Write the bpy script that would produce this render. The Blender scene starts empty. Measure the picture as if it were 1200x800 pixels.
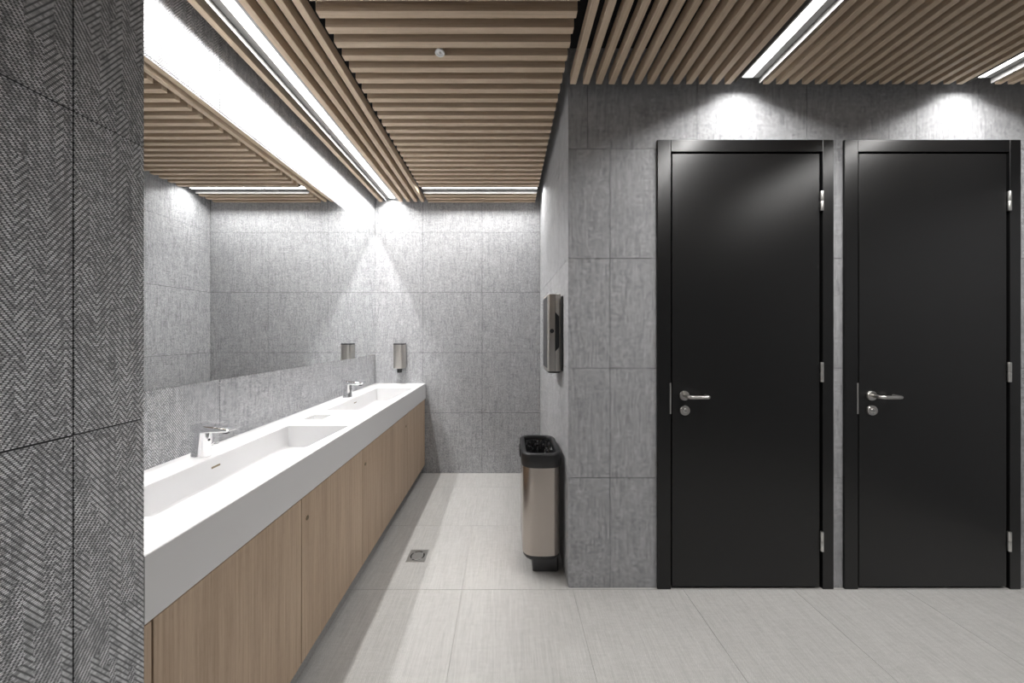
import bpy, bmesh, math, random
from mathutils import Vector, Matrix
random.seed(7)
PI = math.pi
sc = bpy.context.scene
C = sc.collection

# ------------------------------------------------------------------ camera, world, exposure
F_PX = 389.0                      # focal length in pixels of the 1200 px wide frame
cam_d = bpy.data.cameras.new('camera')
cam_d.sensor_width = 36.0
cam_d.lens = F_PX / 1200.0 * 36.0
cam_d.shift_x = (600 - 592.7) / 1200.0
cam_d.shift_y = (391.0 - 400.0) / 1200.0
cam_d.clip_start = 0.02
cam = bpy.data.objects.new('camera', cam_d)
cam.location = (0, 0, 1.388)
cam.rotation_euler = (PI / 2, 0, 0)
C.objects.link(cam)
sc.camera = cam
world = bpy.data.worlds.new('world')
world.use_nodes = True
world.node_tree.nodes['Background'].inputs[0].default_value = (0.02, 0.02, 0.02, 1)
sc.world = world
sc.view_settings.view_transform = 'Standard'
sc.view_settings.look = 'None'
sc.view_settings.gamma = 1.0
sc.view_settings.use_curve_mapping = False
sc.view_settings.exposure = 0.2
sc.cycles.use_denoising = True
sc.cycles.use_guiding = True
sc.cycles.use_adaptive_sampling = False
sc.cycles.blur_glossy = 0.0
sc.cycles.caustics_reflective = True
sc.cycles.sample_clamp_indirect = 0.0
sc.cycles.max_bounces = 14
sc.cycles.diffuse_bounces = 8
sc.cycles.glossy_bounces = 6
LIGHT = 14.0                      # watts per metre of the linear lamps in the passage
LIGHT_COL = (1.0, 0.982, 0.962)

# ------------------------------------------------------------------ room dimensions (metres)
XL, XR = -1.302, 0.342            # mirror wall, recess right wall
YD, YB = 1.816, 3.311             # door wall, far wall of the recess
XN, YN = -0.80, 0.735             # near left wall face and its end
YREAR, XRIGHT = -1.5, 3.35
ZS = 2.69                         # underside of the slats
ZTOP = 2.95                       # dark ceiling above the slats
ZLAMP = 2.725

# ------------------------------------------------------------------ node helpers
class NT:
    def __init__(self, name):
        self.m = bpy.data.materials.new(name)
        self.m.use_nodes = True
        self.t = self.m.node_tree
        self.b = self.t.nodes['Principled BSDF']
    def n(self, typ, **kw):
        nd = self.t.nodes.new(typ)
        for k, v in kw.items():
            setattr(nd, k, v)
        return nd
    def put(self, sock, v):
        if isinstance(v, bpy.types.NodeSocket):
            self.t.links.new(v, sock)
        else:
            sock.default_value = v
    def math(self, op, a, b=0.0, c=0.0, clamp=False):
        nd = self.n('ShaderNodeMath', operation=op, use_clamp=clamp)
        self.put(nd.inputs[0], a); self.put(nd.inputs[1], b); self.put(nd.inputs[2], c)
        return nd.outputs[0]
    def vec(self, x, y, z=0.0):
        nd = self.n('ShaderNodeCombineXYZ')
        self.put(nd.inputs[0], x); self.put(nd.inputs[1], y); self.put(nd.inputs[2], z)
        return nd.outputs[0]
    def noise(self, vec, scale=1.0, detail=2.0, rough=0.5):
        nd = self.n('ShaderNodeTexNoise')
        self.put(nd.inputs['Vector'], vec)
        nd.inputs['Scale'].default_value = scale
        nd.inputs['Detail'].default_value = detail
        nd.inputs['Roughness'].default_value = rough
        return nd.outputs['Fac']
    def white(self, vec):
        nd = self.n('ShaderNodeTexWhiteNoise', noise_dimensions='3D')
        self.put(nd.inputs['Vector'], vec)
        return nd.outputs['Value']
    def mix(self, f, a, b):
        nd = self.n('ShaderNodeMix', data_type='RGBA')
        self.put(nd.inputs['Factor'], f)
        self.put(nd.inputs['A'] if False else nd.inputs[6], a)
        self.put(nd.inputs[7], b)
        return nd.outputs[2]
    def rng(self, v, a, b, c, d, smooth=False):
        nd = self.n('ShaderNodeMapRange')
        if smooth: nd.interpolation_type = 'SMOOTHSTEP'
        self.put(nd.inputs[0], v)
        for i, q in enumerate((a, b, c, d)): self.put(nd.inputs[i + 1], q)
        return nd.outputs[0]
    def coords(self):
        tc = self.n('ShaderNodeTexCoord')
        s = self.n('ShaderNodeSeparateXYZ')
        self.t.links.new(tc.outputs['Object'], s.inputs[0])
        r = self.n('ShaderNodeObjectInfo').outputs['Random']
        return s.outputs[0], s.outputs[1], s.outputs[2], r
    def bump(self, h, strength, dist):
        nd = self.n('ShaderNodeBump')
        nd.inputs['Strength'].default_value = strength
        nd.inputs['Distance'].default_value = dist
        self.put(nd.inputs['Height'], h)
        self.t.links.new(nd.outputs[0], self.b.inputs['Normal'])
    def set(self, **kw):
        for k, v in kw.items():
            self.put(self.b.inputs[k.replace('_', ' ')], v)
        return self.m

def plain(name, col, rough=0.5, metal=0.0, **kw):
    m = NT(name)
    return m.set(Base_Color=(*col, 1), Roughness=rough, Metallic=metal, **kw)

def weave(name, light, dark, streak=0.5, bump=0.5, rough=0.75, depth=1.0, vs=1.0):
    """Woven vinyl: staggered short threads in irregular herringbone columns with long streaks.
    Local x runs across the tile, local y along the warp."""
    m = NT(name)
    x, y, z, r = m.coords()
    off = m.math('MULTIPLY', r, 37.0)
    u = m.math('ADD', x, off)
    v = m.math('ADD', y, m.math('MULTIPLY', r, 11.0))
    # columns of uneven width; the twill direction changes from column to column and along the warp
    warp = m.noise(m.vec(m.math('MULTIPLY', u, 30.0), m.math('MULTIPLY', v, 0.8), 3.0), 1.0, 1.0)
    uc = m.math('ADD', m.math('DIVIDE', u, 0.0125), m.math('MULTIPLY', warp, 1.5))
    col = m.math('FLOOR', uc)
    blk = m.math('FLOOR', m.math('ADD', m.math('MULTIPLY', v, 7.0), m.math('MULTIPLY', m.white(m.vec(col, 1.5, 2.5)), 9.0)))
    dirn = m.math('SIGN', m.math('SUBTRACT', m.white(m.vec(col, blk, 7.5)), 0.45))
    rows = m.math('DIVIDE', v, 0.0033)
    row = m.math('FLOOR', rows)
    rf = m.math('FRACT', rows)
    w = m.math('DIVIDE', m.math('ADD', m.math('MULTIPLY', u, dirn), m.math('MULTIPLY', row, 0.0020)), 0.0074)
    wf = m.math('FRACT', w)
    wi = m.math('FLOOR', w)
    th = m.math('MULTIPLY',
                m.math('MULTIPLY', m.rng(wf, 0.16, 0.38, 0, 1, True), m.rng(wf, 1.0, 0.86, 0, 1, True)),
                m.math('MULTIPLY', m.rng(rf, 0.0, 0.34, 0, 1, True), m.rng(rf, 1.0, 0.68, 0, 1, True)))
    rnd = m.white(m.vec(wi, row, col))
    rnd2 = m.white(m.vec(m.math('FLOOR', m.math('DIVIDE', w, 2.0)), m.math('FLOOR', m.math('DIVIDE', row, 4.0)), col))
    # long streaks along the warp
    def cells(a_, wa, b_, lb, seed):
        ia = m.math('FLOOR', m.math('DIVIDE', a_, wa))
        ib = m.math('FLOOR', m.math('ADD', m.math('DIVIDE', b_, lb), m.math('MULTIPLY', m.white(m.vec(ia, seed, 0.5)), 7.0)))
        return m.math('SUBTRACT', m.white(m.vec(ia, ib, seed + 0.25)), 0.5)
    terms = [(cells(u, 0.0046, v, 0.055 / vs, 1.0), 0.70), (cells(u, 0.0105, v, 0.110 / vs, 2.0), 0.36),
             (cells(v, 0.0075, u, 0.045, 3.0), 0.42), (cells(u, 0.0023, v, 0.090 / vs, 4.0), 0.60),
             (m.math('SUBTRACT', m.noise(m.vec(m.math('MULTIPLY', u, 22.0), m.math('MULTIPLY', v, 5.0), off), 1.0, 2.0, 0.5), 0.5), 0.5)]
    st = 0.0
    for t_, k_ in terms:
        st = m.math('ADD', st, m.math('MULTIPLY', t_, k_))
    amp = m.math('ADD', 1.0, m.math('MULTIPLY', st, streak))
    f = m.math('MULTIPLY', m.math('MULTIPLY', th, m.rng(rnd, 0, 1, 0.45, 1.2)), m.rng(rnd2, 0, 1, 0.80, 1.12))
    f = m.math('MULTIPLY', f, amp, clamp=True)
    f = m.math('ADD', m.math('MULTIPLY', f, depth),
               m.math('MULTIPLY', m.math('MULTIPLY', amp, 0.5), 1.0 - depth), clamp=True)
    c = m.mix(f, (*dark, 1), (*light, 1))
    if bump: m.bump(f, bump, 0.0012)
    return m.set(Base_Color=c, Roughness=rough, **{'Specular_IOR_Level': 0.3})

def wood(name, a, b, axis=0, fine=170.0, rough=0.55, bump=0.15):
    m = NT(name)
    x, y, z, r = m.coords()
    ax = (x, y, z)
    al = ax[axis]
    p, q = [ax[i] for i in range(3) if i != axis]
    off = m.math('MULTIPLY', r, 23.0)
    al = m.math('ADD', al, off)
    pq = m.vec(m.math('MULTIPLY', m.math('ADD', p, off), fine), m.math('MULTIPLY', al, 3.0), m.math('MULTIPLY', m.math('ADD', q, off), fine))
    g = m.noise(pq, 1.0, 4.0, 0.6)
    pq2 = m.vec(m.math('MULTIPLY', m.math('ADD', p, off), 14.0), m.math('MULTIPLY', al, 0.7), m.math('MULTIPLY', m.math('ADD', q, off), 14.0))
    g2 = m.noise(pq2, 1.0, 3.0, 0.5)
    pq3 = m.vec(m.math('MULTIPLY', p, 900.0), m.math('MULTIPLY', al, 25.0), m.math('MULTIPLY', q, 900.0))
    g3 = m.rng(m.noise(pq3, 1.0, 1.0), 0.60, 0.72, 0, 1)
    f = m.math('ADD', m.math('MULTIPLY', m.rng(g, 0.3, 0.7, 0, 1), 0.6), m.math('MULTIPLY', m.rng(g2, 0.3, 0.7, 0, 1), 0.4))
    f = m.math('SUBTRACT', f, m.math('MULTIPLY', g3, 0.35), clamp=True)
    c = m.mix(f, (*a, 1), (*b, 1))
    if bump: m.bump(f, bump, 0.0006)
    return m.set(Base_Color=c, Roughness=rough, **{'Specular_IOR_Level': 0.35})

def steel(name, col, rough=0.3, axis=2, amp=0.12):
    m = NT(name)
    x, y, z, r = m.coords()
    sc_ = [700.0, 700.0, 700.0]; sc_[axis] = 6.0
    g = m.noise(m.vec(m.math('MULTIPLY', x, sc_[0]), m.math('MULTIPLY', y, sc_[1]), m.math('MULTIPLY', z, sc_[2])), 1.0, 2.0)
    return m.set(Base_Color=(*col, 1), Metallic=1.0, Roughness=m.math('ADD', rough - amp / 2, m.math('MULTIPLY', g, amp)))

MAT = {
    'wall': weave('woven_wall_grey', (0.90, 0.912, 0.935), (0.125, 0.127, 0.133), streak=0.6, bump=0.3),
    'floor': weave('woven_floor_pale', (0.63, 0.623, 0.608), (0.35, 0.345, 0.334), streak=0.55, bump=0.12, depth=0.35, vs=0.8),
    'joint': plain('joint_dark', (0.03, 0.03, 0.032), 0.9),
    'floor_joint': plain('floor_joint', (0.45, 0.445, 0.43), 0.9),
    'plenum': plain('plenum_black', (0.012, 0.012, 0.013), 0.95),
    'slat': wood('oak_slat', (0.47, 0.355, 0.245), (0.73, 0.59, 0.45), axis=0),
    'front': wood('oak_front', (0.36, 0.262, 0.182), (0.57, 0.44, 0.325), axis=2, fine=150.0),
    'carcass': plain('carcass_dark', (0.05, 0.045, 0.04), 0.8),
    'plinth': plain('plinth_black', (0.02, 0.02, 0.02), 0.6),
    'solid': plain('white_solid_surface', (0.68, 0.68, 0.685), 0.32),
    'mirror': plain('mirror_silver', (0.90, 0.91, 0.91), 0.0, 1.0),
    'chrome': plain('chrome', (0.83, 0.83, 0.84), 0.06, 1.0),
    'brass': plain('brass_slot', (0.22, 0.18, 0.12), 0.35, 1.0),
    'satin': steel('satin_steel', (0.60, 0.585, 0.565), 0.30, axis=0),
    'hinge': steel('hinge_steel', (0.70, 0.69, 0.67), 0.35, axis=2),
    'brushed': steel('brushed_steel_warm', (0.45, 0.405, 0.37), 0.24, axis=2),
    'brushed_d': steel('brushed_steel_grey', (0.60, 0.575, 0.54), 0.36, axis=2),
    'darkpanel': plain('dark_grey_panel', (0.085, 0.085, 0.09), 0.35, 0.6),
    'black': plain('black_plastic', (0.013, 0.013, 0.014), 0.38),
    'bag': plain('black_film', (0.008, 0.008, 0.009), 0.13),
    'door': plain('black_door_lacquer', (0.0095, 0.0095, 0.0098), 0.31, Specular_IOR_Level=0.38),
    'doorframe': plain('black_frame_lacquer', (0.007, 0.007, 0.0073), 0.30, Specular_IOR_Level=0.42),
    'gap': plain('gap_black', (0.002, 0.002, 0.002), 0.9),
    'white': plain('white_enamel', (0.8, 0.8, 0.79), 0.35),
    'alu': plain('anodised_aluminium', (0.33, 0.325, 0.32), 0.45),
    'plate': plain('dark_anodised_plate', (0.13, 0.128, 0.125), 0.6),
    'grate': steel('drain_steel', (0.42, 0.42, 0.41), 0.4, axis=0),
}
def lamp_mat():
    m = NT('lamp_diffuser')
    m.b.inputs['Base Color'].default_value = (0.9, 0.9, 0.9, 1)
    m.b.inputs['Emission Color'].default_value = (*LIGHT_COL, 1)
    m.b.inputs['Emission Strength'].default_value = 3.0
    return m.m
MAT['lamp'] = lamp_mat()

# ------------------------------------------------------------------ mesh helpers
def link(name, me, mat, parent=None, smooth=False):
    if mat is not None and not me.materials:
        me.materials.append(MAT[mat])
    if smooth:
        for p in me.polygons: p.use_smooth = True
    o = bpy.data.objects.new(name, me)
    C.objects.link(o)
    if parent is not None: o.parent = parent
    return o
def obj(name, bm, mat, parent=None, smooth=False, angle=None):
    me = bpy.data.meshes.new(name)
    bmesh.ops.recalc_face_normals(bm, faces=bm.faces[:])
    bm.to_mesh(me); bm.free()
    o = link(name, me, mat, parent, smooth)
    if smooth and angle:
        me.set_sharp_from_angle(angle=math.radians(angle))
    return o
def tag(o, label, cat, group=None, kind=None):
    o['label'] = label
    if cat: o['category'] = cat
    if group: o['group'] = group
    if kind: o['kind'] = kind
    return o
def empty(name, loc=(0, 0, 0)):
    o = bpy.data.objects.new(name, None)
    o.location = loc
    o.empty_display_size = 0.05
    C.objects.link(o)
    return o
def struct(o, label=None):
    o['kind'] = 'structure'
    if label: o['label'] = label
    return o
def bx(bm, x0, x1, y0, y1, z0, z1, bevel=0.0, seg=2):
    r = bmesh.ops.create_cube(bm, size=1.0)
    for v in r['verts']:
        v.co = Vector(((x0 + x1) / 2 + v.co.x * (x1 - x0), (y0 + y1) / 2 + v.co.y * (y1 - y0), (z0 + z1) / 2 + v.co.z * (z1 - z0)))
    if bevel:
        es = list({e for v in r['verts'] for e in v.link_edges})
        bmesh.ops.bevel(bm, geom=es, offset=bevel, segments=seg, profile=0.5, affect='EDGES')
    return bm
def box(*a, **k):
    return bx(bmesh.new(), *a, **k)
def rrect(hx, hy, r, n=5):
    """closed rounded rectangle outline, counter-clockwise"""
    if not hasattr(r, '__len__'): r = (r, r, r, r)
    pts = []
    for i, (sx, sy) in enumerate(((1, 1), (-1, 1), (-1, -1), (1, -1))):
        rr = r[i]
        cx, cy = sx * (hx - rr), sy * (hy - rr)
        a0 = i * PI / 2
        for k in range(n + 1):
            a = a0 + k * PI / 2 / n
            pts.append((cx + rr * math.cos(a), cy + rr * math.sin(a)))
    return pts
def loft(bm, rings, cap0=True, cap1=True):
    vr = [[bm.verts.new(p) for p in ring] for ring in rings]
    n = len(vr[0])
    for a, b in zip(vr, vr[1:]):
        for i in range(n):
            bm.faces.new((a[i], a[(i + 1) % n], b[(i + 1) % n], b[i]))
    if cap0: bm.faces.new(list(reversed(vr[0])))
    if cap1: bm.faces.new(vr[-1])
    return bm
def tube(bm, pts, rad, n=12, cap=True):
    pts = [Vector(p) for p in pts]
    rings = []
    prev = None
    for i, p in enumerate(pts):
        t = (pts[min(i + 1, len(pts) - 1)] - pts[max(i - 1, 0)]).normalized()
        if prev is None:
            a = Vector((0, 0, 1)) if abs(t.z) < 0.9 else Vector((1, 0, 0))
            e = t.cross(a).normalized()
        else:
            e = (prev - t * prev.dot(t)).normalized()
        prev = e
        g = t.cross(e)
        rr = rad[i] if hasattr(rad, '__len__') else rad
        rings.append([p + (e * math.cos(2 * PI * k / n) + g * math.sin(2 * PI * k / n)) * rr for k in range(n)])
    return loft(bm, rings, cap, cap)
def lathe(bm, prof, axis='z', origin=(0, 0, 0), n=24):
    """prof: list of (radius, height); revolved about the axis through origin"""
    O = Vector(origin)
    rings = []
    for r, h in prof:
        ring = []
        for k in range(n):
            a = 2 * PI * k / n
            c, s = r * math.cos(a), r * math.sin(a)
            if axis == 'z': p = Vector((c, s, h))
            elif axis == 'y': p = Vector((c, h, s))
            else: p = Vector((h, c, s))
            ring.append(O + p)
        rings.append(ring)
    return loft(bm, rings)
def arc(cx, cy, r, a0, a1, n):
    return [(cx + r * math.cos(a0 + (a1 - a0) * k / n), cy + r * math.sin(a0 + (a1 - a0) * k / n)) for k in range(n + 1)]

# ------------------------------------------------------------------ tiled surfaces
def subtract(rect, hole):
    u0, u1, v0, v1 = rect
    a0, a1, b0, b1 = hole
    if a1 <= u0 or a0 >= u1 or b1 <= v0 or b0 >= v1: return [rect]
    out = []
    if b0 > v0: out.append((u0, u1, v0, b0))
    if b1 < v1: out.append((u0, u1, b1, v1))
    lo, hi = max(v0, b0), min(v1, b1)
    if a0 > u0: out.append((u0, a0, lo, hi))
    if a1 < u1: out.append((a1, u1, lo, hi))
    return out
MESHES = {}
GAP, TH = 0.0026, 0.004
def tile_surface(wall, frame, us, vs, mat, holes=(), gap=GAP, row_us=None):
    """frame: Matrix taking local (u, v, out) to world; one object per tile, children of wall.
    us, vs: joint positions (both ends included)"""
    for j in range(len(vs) - 1):
        uu = (row_us or {}).get(j, us)
        for i in range(len(uu) - 1):
            u0, u1, v0, v1 = uu[i], uu[i + 1], vs[j], vs[j + 1]
            if u1 - u0 < 0.02 or v1 - v0 < 0.02: continue
            parts = [(u0 + gap / 2, u1 - gap / 2, v0 + gap / 2, v1 - gap / 2)]
            for h in holes:
                parts = [q for p in parts for q in subtract(p, h)]
            parts = [p for p in parts if p[1] - p[0] > 0.003 and p[3] - p[2] > 0.003]
            if not parts: continue
            cu, cv = (u0 + u1) / 2, (v0 + v1) / 2
            key = (mat, tuple(tuple(round(q - (cu, cu, cv, cv)[k], 4) for k, q in enumerate(p)) for p in parts))
            if key not in MESHES:
                bm = bmesh.new()
                for p in key[1]:
                    bx(bm, p[0], p[1], p[2], p[3], -TH, 0.0)
                me = bpy.data.meshes.new('tile')
                bmesh.ops.recalc_face_normals(bm, faces=bm.faces[:])
                bm.to_mesh(me); bm.free()
                me.materials.append(MAT[mat])
                MESHES[key] = me
            o = bpy.data.objects.new('tile', MESHES[key])
            C.objects.link(o)
            o.parent = wall
            o.matrix_world = frame @ Matrix.Translation((cu, cv, 0))
def frame_m(origin, eu, ev, en):
    m = Matrix.Identity(4)
    for k, e in enumerate((eu, ev, en)):
        for r in range(3): m[r][k] = e[r]
    for r in range(3): m[r][3] = origin[r]
    return m
def steps(a, b, start, pitch):
    """joint positions between a and b on the lattice start + k*pitch"""
    k = math.ceil((a - start) / pitch + 1e-6)
    out = [a]
    while start + k * pitch < b - 1e-6:
        out.append(start + k * pitch); k += 1
    out.append(b)
    return out
def core(name, rects, label):
    bm = bmesh.new()
    for r in rects: bx(bm, *r)
    return struct(obj(name, bm, 'joint'), label)
ROWS = [0.0, 0.6, 1.2, 1.8, 2.4, ZTOP]
JW = TH - 0.0012                                       # tiles stand this far proud of the joint bed

# floor
fl = struct(obj('floor', box(XL - 0.2, XRIGHT + 0.2, YREAR - 0.2, YB + 0.2, -0.12, -JW), 'floor_joint'), 'pale grey woven vinyl tile floor')
tile_surface(fl, frame_m((0, 0, 0), (1, 0, 0), (0, 1, 0), (0, 0, 1)),
             steps(XL, XRIGHT, -0.2365, 0.6), steps(YREAR, YB, 1.802, 0.6), 'floor',
             holes=[(XL, XN, YREAR, YN), (XR, XRIGHT, YD, YB), (-0.6095, -0.4945, 2.02, 2.135)], gap=0.0018)
# far wall of the recess
wb = core('wall_back', [(XL - 0.1, XR + 0.1, YB + JW, YB + 0.15, -0.1, ZTOP + 0.1)], 'grey woven wall at the end of the washbasin recess')
tile_surface(wb, frame_m((0, YB, 0), (1, 0, 0), (0, 0, 1), (0, -1, 0)), [XL, -0.826, -0.236, XR], ROWS, 'wall')
# mirror wall
MZ0, MZ1 = 1.18, 2.39
wl = core('wall_left', [(XL - 0.15, XL - JW, YN - 0.02, YB + 0.1, -0.1, ZTOP + 0.1)], 'grey woven wall behind mirror and washbasin counter')
tile_surface(wl, frame_m((XL, 0, 0), (0, 1, 0), (0, 0, 1), (1, 0, 0)), steps(YN, YB, YB, 0.6), ROWS, 'wall',
             holes=[(YN, YB, MZ0, MZ1)])
# right wall of the recess
wr = core('wall_recess_right', [(XR + JW, XR + 0.07, YD + 0.01, YB + 0.1, -0.1, ZTOP + 0.1)], 'grey woven wall beside bin and towel dispenser')
tile_surface(wr, frame_m((XR, 0, 0), (0, -1, 0), (0, 0, 1), (-1, 0, 0)), [-YB, -YB + 0.6, -YB + 1.2, -YD], ROWS, 'wall')
# door wall
DOORS = [(0.8254, 1.783), (1.843, 2.8006)]
DZ = 2.443
def minus(rects, holes):
    for h in holes: rects = [q for p in rects for q in subtract(p, h)]
    return rects
dh = [(a + 0.012, b - 0.012, -0.2, DZ - 0.012) for a, b in DOORS]
wd = core('wall_door_side', [(u0, u1, YD + JW, YD + 0.15, v0, v1) for u0, u1, v0, v1 in minus([(XR + 0.004, XRIGHT + 0.1, -0.1, ZTOP + 0.1)], dh)],
          'grey woven wall with two black doors')
tile_surface(wd, frame_m((0, YD, 0), (1, 0, 0), (0, 0, 1), (0, -1, 0)), steps(XR, XRIGHT, 0.571, 0.6), ROWS, 'wall',
             holes=dh, row_us={4: steps(XR, XRIGHT, 0.447, 0.6)})
# near left wall (its face is flush with the counter front) and its end face
wn = core('wall_near_left', [(XL - 0.3, XN - JW, YREAR - 0.1, YN - JW, -0.1, ZTOP + 0.1)], 'dark grey woven wall close to the viewer')
tile_surface(wn, frame_m((XN, 0, 0), (0, 1, 0), (0, 0, 1), (1, 0, 0)), steps(YREAR, YN, 0.614, 0.6), ROWS, 'wall')
tile_surface(wn, frame_m((0, YN, 0), (-1, 0, 0), (0, 0, 1), (0, 1, 0)), [-XN + 0.004, -XL], ROWS, 'wall')
# walls behind and right of the viewer
def big_wall(name, frame, u0, u1, label):
    o = obj(name, box(u0, u1, -0.1, ZTOP + 0.1, -0.1, 0.0), 'wall')
    o.matrix_world = frame
    return struct(o, label)
big_wall('wall_rear', frame_m((0, YREAR, 0), (-1, 0, 0), (0, 0, 1), (0, 1, 0)), -XRIGHT - 0.1, -XN, 'grey woven wall behind the viewer')
big_wall('wall_right', frame_m((XRIGHT, 0, 0), (0, -1, 0), (0, 0, 1), (-1, 0, 0)), -YD - 0.1, -YREAR + 0.1, 'grey woven wall at the right end')
# dark ceiling above the slats
ce = struct(obj('ceiling', box(XL - 0.3, XRIGHT + 0.2, YREAR - 0.2, YB + 0.2, ZTOP, ZTOP + 0.12), 'plenum'), 'oak slat ceiling under a dark void')

# ------------------------------------------------------------------ ceiling slats
SW, SH = 0.0315, 0.052
def slat_mesh(length):
    key = ('slat', round(length, 4))
    if key not in MESHES:
        me = bpy.data.meshes.new('slat')
        bm = box(-length / 2, length / 2, -SW / 2, SW / 2, 0, SH, bevel=0.0012, seg=1)
        bm.to_mesh(me); bm.free()
        me.materials.append(MAT['slat'])
        MESHES[key] = me
    return MESHES[key]
def slat(cx, cy, length, along_y):
    o = bpy.data.objects.new('slat', slat_mesh(length))
    C.objects.link(o); o.parent = ce
    o.location = (cx, cy, ZS)
    if along_y: o.rotation_euler = (0, 0, PI / 2)
    return o
# short slats across the recess
XC0, XC1 = -0.768, 0.290
PC = 0.0713
for k in range(-22, 28):
    if k in (23, 24): continue
    slat((XC0 + XC1) / 2, 1.340 + PC * k + SW / 2, XC1 - XC0, False)
# long slats beside the mirror
for x0 in (-1.2465, -1.048, -0.9755, -0.905, -0.8365):
    slat(x0 + SW / 2, (YN + 0.03 + 3.278) / 2, 3.278 - YN - 0.03, True)
# long slats of the passage
PH = 0.0672
YE = 1.734
YL = 0.20                         # the passage lamps start here
for k in range(0, 45):
    y0, y1 = YREAR + 0.06, (YL - 0.01 if k in (13, 14, 31, 32) else YE)
    slat(0.3357 + PH * k + SW / 2, (y0 + y1) / 2, y1 - y0, True)

# ------------------------------------------------------------------ linear lamps
def lamp(cx, cy, length, along_y, label, watts=LIGHT):
    """recessed aluminium channel with a two-strip opal diffuser, built along local x"""
    root = empty('linear_ceiling_light', (cx, cy, ZLAMP))
    h = bmesh.new()
    L = length / 2
    bx(h, -L, L, -0.062, 0.062, 0.006, 0.055)                       # body
    bx(h, -L, L, -0.062, -0.028, 0.0, 0.0062)                       # flanges beside the diffuser
    bx(h, -L, L, 0.026, 0.062, 0.0, 0.0062)
    obj('housing', h, 'alu', root)
    for sy in (-1, 1):
        obj('side_plate', box(-L, L, sy * 0.0645 - 0.0015, sy * 0.0645 + 0.0015, -0.030, 0.055), 'plate', root)
    obj('diffuser', box(-L + 0.002, L - 0.002, -0.0265, 0.0085, -0.0005, 0.0058), 'lamp', root)
    obj('diffuser', box(-L + 0.002, L - 0.002, 0.0115, 0.0245, -0.0005, 0.0058), 'lamp', root)
    obj('divider', box(-L + 0.002, L - 0.002, 0.0087, 0.0113, -0.0030, 0.0058), 'alu', root)
    ld = bpy.data.lights.new('lamp_light', 'AREA')
    ld.shape = 'RECTANGLE'; ld.size = length - 0.004; ld.size_y = 0.042
    ld.energy = watts * length; ld.color = LIGHT_COL; ld.spread = math.radians(166)
    lo = bpy.data.objects.new('lamp_light', ld)
    lo.location = (0, -0.001, -0.0012); lo.parent = root
    C.objects.link(lo)
    if along_y: root.rotation_euler = (0, 0, -PI / 2)
    tag(root, label, 'ceiling light', 'linear lamps between the ceiling slats')
    return root
lamp(1.2615, (YE + YL) / 2, YE - YL, True, 'long white linear lamp between slats in front of the door nearest the bin')
lamp(2.471, (YE + YL) / 2, YE - YL, True, 'linear lamp between slats at right edge, in front of the right-hand door')
lamp(-1.116, (YN + 0.03 + 3.278) / 2, 3.278 - YN - 0.03, True, 'long linear lamp between slats running along above the mirror', 13.0)
lamp((XC0 + XC1) / 2, 1.340 + PC * 23 + (PC + SW) / 2, XC1 - XC0, False, 'short linear lamp across the recess next to the far wall', 10.0)

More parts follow.
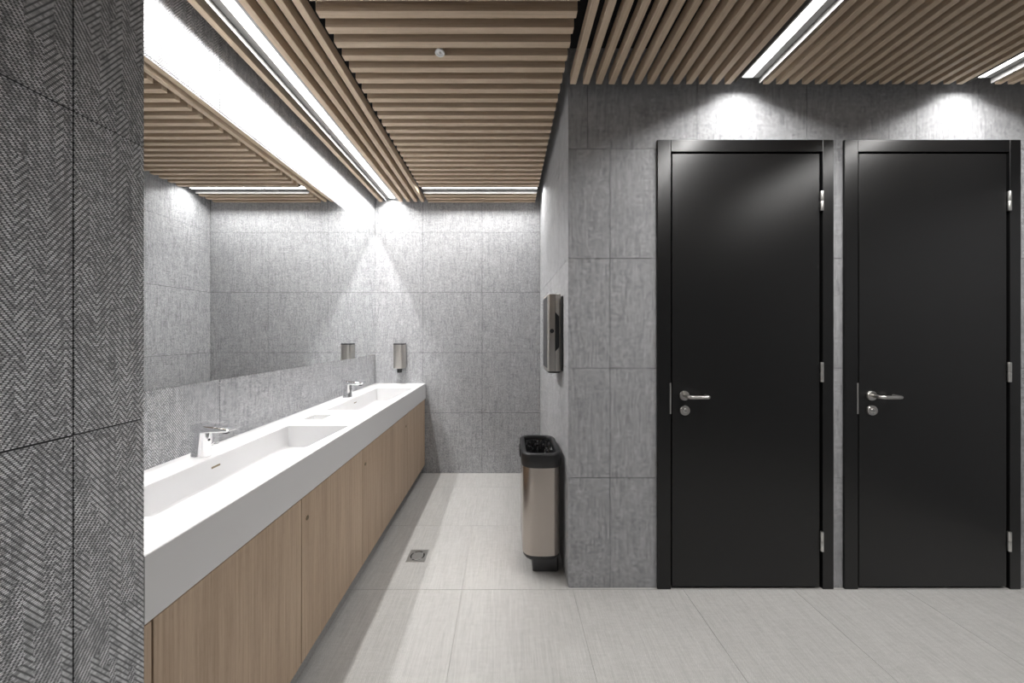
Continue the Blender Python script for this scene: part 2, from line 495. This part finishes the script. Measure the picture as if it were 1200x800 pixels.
# ------------------------------------------------------------------ doors
def door(idx, x0, x1, lever_label, label):
    """frame outer edges x0..x1; hinges on the right, handle on the left"""
    root = empty('door_%d' % idx, ((x0 + x1) / 2, YD, 0))
    root['kind'] = 'structure'; root['label'] = label
    cx = (x0 + x1) / 2
    def P(name, bm, mat, parent=root, **k):
        bmesh.ops.translate(bm, verts=bm.verts[:], vec=(-cx, -YD, 0))
        return obj(name, bm, mat, parent, **k)
    lx0, lx1 = x0 + 0.0805, x1 - 0.0745           # leaf
    lz0, lz1 = 0.012, 2.368
    jf = YD - 0.012                               # frame face, proud of the wall
    jl = bx(bmesh.new(), x0, x0 + 0.0725, jf, YD + 0.10, 0.0, DZ, bevel=0.0015, seg=1)
    P('jamb', jl, 'doorframe')
    P('jamb', bx(bmesh.new(), lx1 + 0.0150, x1, jf, YD + 0.10, 0.0, DZ, bevel=0.0015, seg=1), 'doorframe')
    P('head', bx(bmesh.new(), x0 + 0.0727, lx1 + 0.0148, jf, YD + 0.10, 2.378, DZ, bevel=0.0015, seg=1), 'doorframe')
    st = bmesh.new()
    bx(st, x0 + 0.06, lx0 + 0.02, YD + 0.052, YD + 0.10, 0.0, 2.40)
    bx(st, lx1 - 0.02, lx1 + 0.02, YD + 0.052, YD + 0.10, 0.0, 2.40)
    bx(st, lx0, lx1, YD + 0.052, YD + 0.10, 2.35, 2.40)
    bx(st, lx0, lx1, YD + 0.056, YD + 0.10, 0.0, 0.03)
    P('rebate', st, 'gap')
    leaf = P('leaf', bx(bmesh.new(), lx0, lx1, YD - 0.009, YD + 0.050, lz0, lz1, bevel=0.0015, seg=1), 'door')
    # hinges
    for hz in (2.109, 1.180, 0.262):
        b = bmesh.new()
        hx, hy = lx1 + 0.0075, YD - 0.014
        for a, c in ((-0.053, -0.001), (0.001, 0.053)):
            lathe(b, [(0.0001, hz + a), (0.0075, hz + a), (0.0082, hz + a + 0.002), (0.0082, hz + c - 0.002), (0.0075, hz + c), (0.0001, hz + c)], 'z', (hx, hy, 0), 14)
        P('hinge', b, 'hinge', smooth=True, angle=40)
    # strike plate in the left jamb
    P('strike_plate', bx(bmesh.new(), x0 + 0.0655, x0 + 0.0735, jf - 0.0012, YD + 0.02, 0.953, 1.121), 'satin')
    # lever handle: rose, neck and a lever that returns to the leaf
    yl = YD - 0.009
    hx, hz = lx0 + 0.0645, 1.052
    h = P('handle_rose', lathe(bmesh.new(), [(0.0001, yl), (0.026, yl), (0.026, yl - 0.007), (0.0245, yl - 0.009), (0.0001, yl - 0.009)], 'y', (hx, 0, hz), 28), 'satin', smooth=True, angle=40)
    yo = yl - 0.056
    pts = [(hx, yl - 0.008, hz), (hx, yo + 0.018, hz)]
    pts += [(hx + 0.018 - 0.018 * math.cos(a), yo + 0.018 - 0.018 * math.sin(a), hz) for a in [PI / 2 * k / 6 for k in range(1, 7)]]
    pts += [(hx + 0.05, yo, hz), (hx + 0.09, yo, hz)]
    pts += [(hx + 0.09 + 0.018 * math.sin(a), yo + 0.018 - 0.018 * math.cos(a), hz) for a in [PI / 2 * k / 6 for k in range(1, 7)]]
    pts += [(hx + 0.108, yl - 0.012, hz)]
    lv = obj('handle_lever', tube(bmesh.new(), [(p[0] - cx, p[1] - YD, p[2]) for p in pts], 0.0095, 14), 'satin', root, smooth=True, angle=50)
    # lock rose with a thumb turn
    z2 = 0.972
    lr = P('lock_rose', lathe(bmesh.new(), [(0.0001, yl), (0.027, yl), (0.027, yl - 0.007), (0.0255, yl - 0.009), (0.0165, yl - 0.009), (0.0155, yl - 0.0075), (0.0001, yl - 0.0075)], 'y', (hx + 0.002, 0, z2), 28), 'satin', smooth=True, angle=40)
    b = lathe(bmesh.new(), [(0.0001, yl - 0.0072), (0.0115, yl - 0.0072), (0.0115, yl - 0.012), (0.0105, yl - 0.013), (0.0001, yl - 0.013)], 'y', (hx + 0.002, 0, z2), 20)
    t = P('lock_cylinder', b, 'hinge', lr, smooth=True, angle=40)
    P('key_slot', bx(bmesh.new(), hx - 0.006, hx + 0.010, yl - 0.0136, yl - 0.0128, z2 - 0.0014, z2 + 0.0014), 'gap', lr)
    return root
door(1, *DOORS[0], '', 'black flush door with steel lever, nearer to the bin')
door(2, *DOORS[1], '', 'black flush door with steel lever, right-hand one of the two')

# ------------------------------------------------------------------ washbasin counter
CT, CB = 0.896, 0.743
BX0, BX1 = -1.1676, -0.835
BASINS = [(0.892, 1.778), (2.137, 3.005)]
TRAY = (-1.167, -1.055, 1.91, 2.02)
cn = empty('washbasin_counter', (XN, (YN + YB) / 2, CB))
O = Vector((XN, (YN + YB) / 2, CB))
def CP(name, bm, mat, parent=cn, **k):
    bmesh.ops.translate(bm, verts=bm.verts[:], vec=-O)
    return obj(name, bm, mat, parent, **k)
def quad(bm, *pts):
    return bm.faces.new([bm.verts.new(p) for p in pts])
rects = [(XL, XN - 0.002, YN + 0.0005, YB)]
for y0, y1 in BASINS: rects = [q for p in rects for q in subtract(p, (BX0, BX1, y0, y1))]
rects = [q for p in rects for q in subtract(p, TRAY)]
bm = bmesh.new()
for x0, x1, y0, y1 in rects:
    quad(bm, (x0, y0, CT), (x1, y0, CT), (x1, y1, CT), (x0, y1, CT))
ya, yb = YN + 0.0005, YB
quad(bm, (XN - 0.002, ya, CT), (XN, ya, CT - 0.002), (XN, yb, CT - 0.002), (XN - 0.002, yb, CT))
quad(bm, (XN, ya, CT - 0.002), (XN, ya, CB), (XN, yb, CB), (XN, yb, CT - 0.002))
quad(bm, (XN, ya, CB), (XN - 0.03, ya, CB), (XN - 0.03, yb, CB), (XN, yb, CB))
quad(bm, (XN - 0.03, ya, CB), (XN - 0.03, ya, CB + 0.03), (XN - 0.03, yb, CB + 0.03), (XN - 0.03, yb, CB))
quad(bm, (XN, ya, CB), (XN, ya, CT - 0.002), (XN - 0.03, ya, CT - 0.002), (XN - 0.03, ya, CB))
CP('counter_slab', bm, 'solid')
for y0, y1 in BASINS:
    b = bmesh.new()
    zf, xf = 0.782, -1.068
    r = 0.004
    prof = [(BX0, CT), (BX0 + 0.0015, CT - 0.003), (BX0 + 0.002, zf + 0.012), (BX0 + 0.005, zf + 0.004), (BX0 + 0.012, zf), (xf - 0.01, zf), (xf + 0.012, zf + 0.006), (BX1 - 0.012, CT - 0.004), (BX1, CT)]
    va = [b.verts.new((x, y0, z)) for x, z in prof]
    vb = [b.verts.new((x, y1, z)) for x, z in prof]
    for i in range(len(prof) - 1):
        b.faces.new((va[i], va[i + 1], vb[i + 1], vb[i]))
    b.faces.new(va); b.faces.new(list(reversed(vb)))
    # normals must look into the trough
    me_o = CP('basin', b, 'solid')
    yc = (y0 + y1) / 2
    CP('overflow_slot', bx(bmesh.new(), BX0 + 0.0005, BX0 + 0.0032, yc - 0.020, yc + 0.020, 0.852, 0.860, bevel=0.001, seg=1), 'brass', me_o)
    CP('drain_slot', bx(bmesh.new(), -1.15, -1.085, yc - 0.03, yc + 0.03, zf - 0.004, zf + 0.0006), 'solid', me_o)
b = bmesh.new()
x0, x1, y0, y1 = TRAY
zt = CT - 0.028
for p in (((x0, y0), (x1, y0)), ((x1, y0), (x1, y1)), ((x1, y1), (x0, y1)), ((x0, y1), (x0, y0))):
    quad(b, (*p[0], CT), (*p[1], CT), (*p[1], zt), (*p[0], zt))
quad(b, (x0, y0, zt), (x1, y0, zt), (x1, y1, zt), (x0, y1, zt))
CP('soap_recess', b, 'solid')
tag(cn, 'long white solid-surface counter with two trough washbasins under the mirror', 'counter')

# ------------------------------------------------------------------ vanity cabinets
FX = XN - 0.004                  # front plane of the doors
FZ0, FZ1 = 0.088, 0.737
UNITS = [(0.756, 1.307, None, 'oak cabinet nearest the viewer, under the near washbasin'),
         (1.307, 1.863, 'near', 'oak cabinet under the near washbasin, second from the viewer'),
         (1.863, 2.160, 'near', 'narrow oak cabinet under the counter between the two washbasins'),
         (2.160, 2.715, 'far', 'oak cabinet under the far washbasin, next to the narrow one'),
         (2.715, 3.300, None, 'oak cabinet under the far washbasin, against the far wall')]
for i, (y0, y1, lock, label) in enumerate(UNITS):
    ya = YN + 0.003 if i == 0 else y0
    u = empty('vanity_cabinet', (FX, (y0 + y1) / 2, 0))
    off = Vector((FX, (y0 + y1) / 2, 0))
    def UP(name, bm, mat, parent=u, **k):
        bmesh.ops.translate(bm, verts=bm.verts[:], vec=-off)
        return obj(name, bm, mat, parent, **k)
    UP('body', bx(bmesh.new(), XL + 0.003, FX - 0.021, ya + 0.0005, y1 - 0.0005, FZ0 + 0.002, FZ1), 'carcass')
    UP('plinth', bx(bmesh.new(), XL + 0.003, FX - 0.13, ya + 0.0005, y1 - 0.0005, 0.0, FZ0 + 0.002), 'plinth')
    g = 0.0020
    d = UP('door', bx(bmesh.new(), FX - 0.019, FX, y0 + g, y1 - g, FZ0, FZ1 - 0.001, bevel=0.0008, seg=1), 'front')
    if i == 0:
        UP('filler_strip', bx(bmesh.new(), FX - 0.019, FX, YN + 0.003, y0 - 0.003, FZ0, FZ1 - 0.001), 'front')
    if lock:
        ly = y0 + 0.038 if lock == 'near' else y1 - 0.038
        lk = UP('lock', lathe(bmesh.new(), [(0.0001, FX - 0.001), (0.0095, FX - 0.001), (0.0095, FX + 0.001), (0.0085, FX + 0.0018), (0.0065, FX + 0.0018), (0.006, FX + 0.0008), (0.0001, FX + 0.0008)], 'x', (0, ly, 0.643), 20), 'brass', d, smooth=True, angle=40)
    tag(u, label, 'cabinet', 'oak vanity cabinets under the counter')

# ------------------------------------------------------------------ mirror
mi = obj('wall_mirror', box(XL - 0.0035, XL + 0.001, YN + 0.002, YB - 0.002, MZ0 + 0.001, MZ1 - 0.001), 'mirror')
tag(mi, 'long frameless mirror on the wall above the washbasin counter', 'mirror')

# ------------------------------------------------------------------ faucets
def faucet(yc, label):
    f = empty('faucet', (-1.224, yc, CT))
    n = 24
    def ell(z, cx, rx, ry):
        return [(cx + rx * math.cos(2 * PI * k / n), ry * math.sin(2 * PI * k / n), z) for k in range(n)]
    b = loft(bmesh.new(), [ell(0.0, 0, 0.0335, 0.0265), ell(0.003, 0, 0.034, 0.027), ell(0.006, 0.0005, 0.033, 0.0262), ell(0.045, 0.003, 0.0285, 0.0238), ell(0.085, 0.0055, 0.0255, 0.0225), ell(0.098, 0.006, 0.0245, 0.0225)])
    obj('body', b, 'chrome', f, smooth=True, angle=50)
    # flat spout, tapering and falling slightly towards the basin
    def sec(x, z0, z1, hw):
        h = (z1 - z0) / 2; zc = (z0 + z1) / 2
        return [(x, p, zc + q) for p, q in rrect(hw, h, min(h * 0.75, 0.006), 4)]
    s = loft(bmesh.new(), [sec(-0.0225, 0.094, 0.112, 0.020), sec(-0.019, 0.090, 0.1155, 0.0235), sec(0.02, 0.087, 0.114, 0.0245), sec(0.06, 0.089, 0.1085, 0.0235), sec(0.104, 0.0895, 0.101, 0.0220), sec(0.112, 0.0915, 0.0985, 0.0205)])
    sp = obj('spout', s, 'chrome', f, smooth=True, angle=50)
    obj('aerator', lathe(bmesh.new(), [(0.0001, 0.0905), (0.011, 0.0905), (0.011, 0.083), (0.009, 0.082), (0.0001, 0.082)], 'z', (0.09, 0, 0), 18), 'black', sp)
    obj('sensor_window', lathe(bmesh.new(), [(0.0001, 0.0), (0.0045, 0.0), (0.0045, 0.002), (0.0001, 0.002)], 'x', (0.0295, -0.003, 0.06), 14), 'black', f)
    ro = obj('lift_rod', tube(bmesh.new(), [(0.0, 0.018, 0.03), (0.02, 0.034, 0.033), (0.028, 0.040, 0.034)], [0.003, 0.003, 0.0045], 10), 'chrome', f, smooth=True)
    f.scale = (1.1, 1.1, 1.12)
    tag(f, label, 'faucet', 'chrome faucets on the counter')
faucet(1.335, 'chrome sensor faucet at the near washbasin')
faucet(2.571, 'chrome sensor faucet at the far washbasin, by the soap dispenser')

# ------------------------------------------------------------------ soap dispenser on the far wall
sd = empty('soap_dispenser', (-1.045, YB, 1.05))
def ring(hx, y_front, z, rf=0.036, inset=0.0):
    pts = rrect(hx - inset, (y_front - inset) / 2, (0.003, 0.003, rf, rf), 7)
    return [(p, q - y_front / 2, z) for p, q in pts]
obj('back_plate', box(-0.052, 0.052, -0.006, -0.001, 0.004, 0.243), 'black', sd)
rings = [ring(0.0545, 0.088, 0.0, inset=0.006), ring(0.0545, 0.088, 0.004, inset=0.001), ring(0.0545, 0.088, 0.008), ring(0.0545, 0.088, 0.232)]
def sh(rg): return [(x, y - 0.007, z) for x, y, z in rg]
bd = obj('body', loft(bmesh.new(), [sh(r) for r in rings]), 'brushed_d', sd, smooth=True, angle=40)
obj('cap', loft(bmesh.new(), [sh(ring(0.0545, 0.088, 0.2325, inset=0.001)), sh(ring(0.0545, 0.088, 0.2345)), sh(ring(0.0545, 0.088, 0.242)), sh(ring(0.0545, 0.088, 0.245, inset=0.003))]), 'darkpanel', sd, smooth=True, angle=40)
obj('nozzle', lathe(bmesh.new(), [(0.0001, 0.002), (0.030, 0.002), (0.030, -0.006), (0.024, -0.010), (0.024, -0.036), (0.020, -0.042), (0.0001, -0.042)], 'z', (0.004, -0.055, 0), 22), 'black', sd, smooth=True, angle=40)
tag(sd, 'small brushed steel soap dispenser on the far wall above the counter', 'soap dispenser')

# ------------------------------------------------------------------ paper towel dispenser on the recess wall
td = empty('towel_dispenser', (XR, 2.12, 1.15))
H = 0.478
def prof_rings(x0, x1, y0, y1, rf, zs):
    out = []
    for z, ins in zs:
        pts = rrect((x1 - x0) / 2 - ins, (y1 - y0) / 2 - ins, (0.003, rf, rf, 0.003), 6)
        out.append([((x0 + x1) / 2 + p, (y0 + y1) / 2 + q, z) for p, q in pts])
    return out
obj('back_plate', box(-0.012, -0.0005, -0.155, 0.125, 0.016, 0.462, bevel=0.004, seg=2), 'black', td)
cv = obj('cover', loft(bmesh.new(), prof_rings(-0.090, -0.010, -0.120, 0.118, 0.013, [(0.012, 0.0), (H - 0.004, 0.0), (H - 0.001, 0.002), (H, 0.004)])), 'brushed_d', td, smooth=True, angle=40)
obj('base_cap', loft(bmesh.new(), prof_rings(-0.090, -0.010, -0.120, 0.118, 0.013, [(0.0, 0.010), (0.005, 0.003), (0.0118, 0.001)])), 'black', td, smooth=True, angle=40)
obj('front_dark_reflection', box(-0.0922, -0.0895, -0.104, 0.104, 0.030, H - 0.012, bevel=0.001, seg=1), 'darkpanel', td)  # dark reflection on the steel front, painted in as a dark grey sheet
# seam, viewing window with slanted ends and lock on the side that faces the passage
b = bmesh.new()
bx(b, -0.0455, -0.0435, -0.1206, -0.1185, 0.014, H - 0.003)
obj('seam', b, 'black', td)
def plate(poly, y0, y1):
    bm = bmesh.new()
    loft(bm, [[(x, y0, z) for x, z in poly], [(x, y1, z) for x, z in poly]])
    return bm
zc = 1.405 - 1.15
obj('viewing_window', plate([(-0.0445, zc - 0.125), (-0.0205, zc - 0.098), (-0.0205, zc + 0.088), (-0.0445, zc + 0.115)], -0.1215, -0.1185), 'black', td)
lk = obj('lock', lathe(bmesh.new(), [(0.0001, -0.119), (0.0125, -0.119), (0.0125, -0.1225), (0.011, -0.1235), (0.008, -0.1235), (0.007, -0.122), (0.0001, -0.122)], 'y', (-0.064, 0, zc), 20), 'black', td, smooth=True, angle=40)
obj('key_barrel', lathe(bmesh.new(), [(0.0001, -0.1215), (0.0065, -0.1215), (0.006, -0.1228), (0.0001, -0.1228)], 'y', (-0.064, 0, zc), 16), 'darkpanel', lk)
tag(td, 'tall brushed steel towel dispenser on the wall above the bin', 'towel dispenser')

# ------------------------------------------------------------------ waste bin
BXC, BYC = 0.206, 2.055
wbn = empty('waste_bin', (BXC, BYC, 0))
HX, HY, RR = 0.109, 0.168, 0.048
def br(z, ins, n=8):
    pts = rrect(HX - ins, HY - ins, max(RR - ins * 0.6, 0.006), n)
    out = []                                     # the front and back bow outwards a little
    for i, (x, y) in enumerate(pts):
        out.append((x, y))
        if i in (n, 3 * n + 2):
            x2, y2 = pts[(i + 1) % len(pts)]
            out += [(x + (x2 - x) * t / 6, y + (y2 - y) * t / 6) for t in range(1, 6)]
    return [(x, y + math.copysign(0.014 * (1 - (x / HX) ** 2), y) if abs(y) > HY * 0.6 else y, z) for x, y in out]
pl = [(x, y) for x, y in rrect(0.075, 0.115, 0.012, 4)]
obj('plinth', loft(bmesh.new(), [[(x + 0.026, y, 0.0) for x, y in pl], [(x + 0.026, y, 0.112) for x, y in pl]]), 'darkpanel', wbn, smooth=True, angle=40)
obj('base_ring', loft(bmesh.new(), [br(0.100, 0.022), br(0.106, 0.010), br(0.118, 0.003), br(0.1315, 0.001)]), 'black', wbn, smooth=True, angle=40)
obj('body', loft(bmesh.new(), [br(0.132, 0.0), br(0.640, 0.0)]), 'brushed', wbn, smooth=True, angle=40)
ri = bmesh.new()
rings = [br(0.632, -0.001), br(0.630, -0.004), br(0.634, -0.006), br(0.700, -0.006), br(0.706, -0.003), br(0.709, 0.003), br(0.709, 0.018), br(0.706, 0.022), br(0.690, 0.025), br(0.642, 0.029)]
loft(ri, rings, False, False)
rm = obj('rim', ri, 'black', wbn, smooth=True, angle=50)
obj('grip', box(-HX - 0.013, -HX - 0.004, -0.045, 0.055, 0.642, 0.690, bevel=0.003), 'black', rm)
# crumpled liner inside the opening
from mathutils import noise as mn
b = bmesh.new()
NU, NV = 40, 60
gv = []
ox, oy = HX - 0.0265, HY - 0.0265
for i in range(NU + 1):
    rowv = []
    for j in range(NV + 1):
        a, c = i / NU * 2 - 1, j / NV * 2 - 1
        # squircle mapping to stay inside the rounded opening
        k = 1 - 0.10 * (a * a * c * c)
        x, y = a * ox * k, c * oy * k
        e = max(abs(a), abs(c))
        nz = mn.turbulence(Vector((x * 26, y * 26, 3.1)), 3, True)
        fold = abs(mn.noise(Vector((x * 34, y * 20, 5.7)))) + 0.6 * abs(mn.noise(Vector((x * 55 + y * 30, y * 50, 1.3))))
        z = 0.692 - 0.070 * (1 - e ** 6) + (0.085 * fold + 0.03 * nz) * min(1, (1 - e) * 4)
        rowv.append(b.verts.new((x, y, min(z, 0.702))))
    gv.append(rowv)
for i in range(NU):
    for j in range(NV):
        b.faces.new((gv[i][j], gv[i + 1][j], gv[i + 1][j + 1], gv[i][j + 1]))
ln = obj('liner', b, 'bag', wbn)
ln['label'] = 'crumpled shiny black bin bag'
tag(wbn, 'tall brushed steel waste bin with black rim and bag, by the recess wall', 'waste bin')

# ------------------------------------------------------------------ floor drain
dr = empty('floor_drain', (-0.552, 2.0775, 0))
fr = bmesh.new()
bx(fr, -0.0572, 0.0572, -0.0572, 0.0572, -0.0035, -0.0015)
obj('bed', fr, 'gap', dr)
pf = bmesh.new()
n = 32
outer = []
for k in range(n):
    a = 2 * PI * k / n
    m_ = max(abs(math.cos(a)), abs(math.sin(a)))
    outer.append((0.0568 * math.cos(a) / m_, 0.0568 * math.sin(a) / m_))
inner = [(0.0440 * math.cos(2 * PI * k / n), 0.0440 * math.sin(2 * PI * k / n)) for k in range(n)]
rings = [[(x, y, -0.0015) for x, y in outer], [(x, y, 0.0008) for x, y in outer], [(x, y, 0.0008) for x, y in inner], [(x, y, -0.0015) for x, y in inner]]
loft(pf, rings, False, False)
obj('frame', pf, 'grate', dr)
obj('cover_disc', lathe(bmesh.new(), [(0.0001, -0.0015), (0.0365, -0.0015), (0.0365, 0.0004), (0.0355, 0.0009), (0.0001, 0.0009)], 'z', (0, 0, 0), 32), 'grate', dr)
for k in range(4):
    a = PI / 4 + k * PI / 2
    b = box(0.0360, 0.0445, -0.006, 0.006, -0.0014, 0.0006)
    bmesh.ops.rotate(b, verts=b.verts[:], cent=(0, 0, 0), matrix=Matrix.Rotation(a, 3, 'Z'))
    obj('bridge', b, 'grate', dr)
tag(dr, 'small square steel floor drain in front of the oak cabinets', 'floor drain')

# ------------------------------------------------------------------ sprinkler in the slat ceiling
sp = empty('ceiling_sprinkler', (-0.305, 1.5355, ZS))
obj('collar', lathe(bmesh.new(), [(0.0001, 0.03), (0.012, 0.03), (0.012, 0.0), (0.0215, -0.001), (0.0225, -0.004), (0.0205, -0.007), (0.0145, -0.0075), (0.0115, -0.002), (0.0001, -0.002)], 'z', (0, 0, 0), 28), 'white', sp, smooth=True, angle=50)
obj('nozzle', lathe(bmesh.new(), [(0.0001, -0.002), (0.0055, -0.002), (0.005, -0.007), (0.0001, -0.008)], 'z', (0, 0, 0), 14), 'satin', sp, smooth=True, angle=50)
tag(sp, 'round white sprinkler head poking out between the ceiling slats', 'sprinkler')
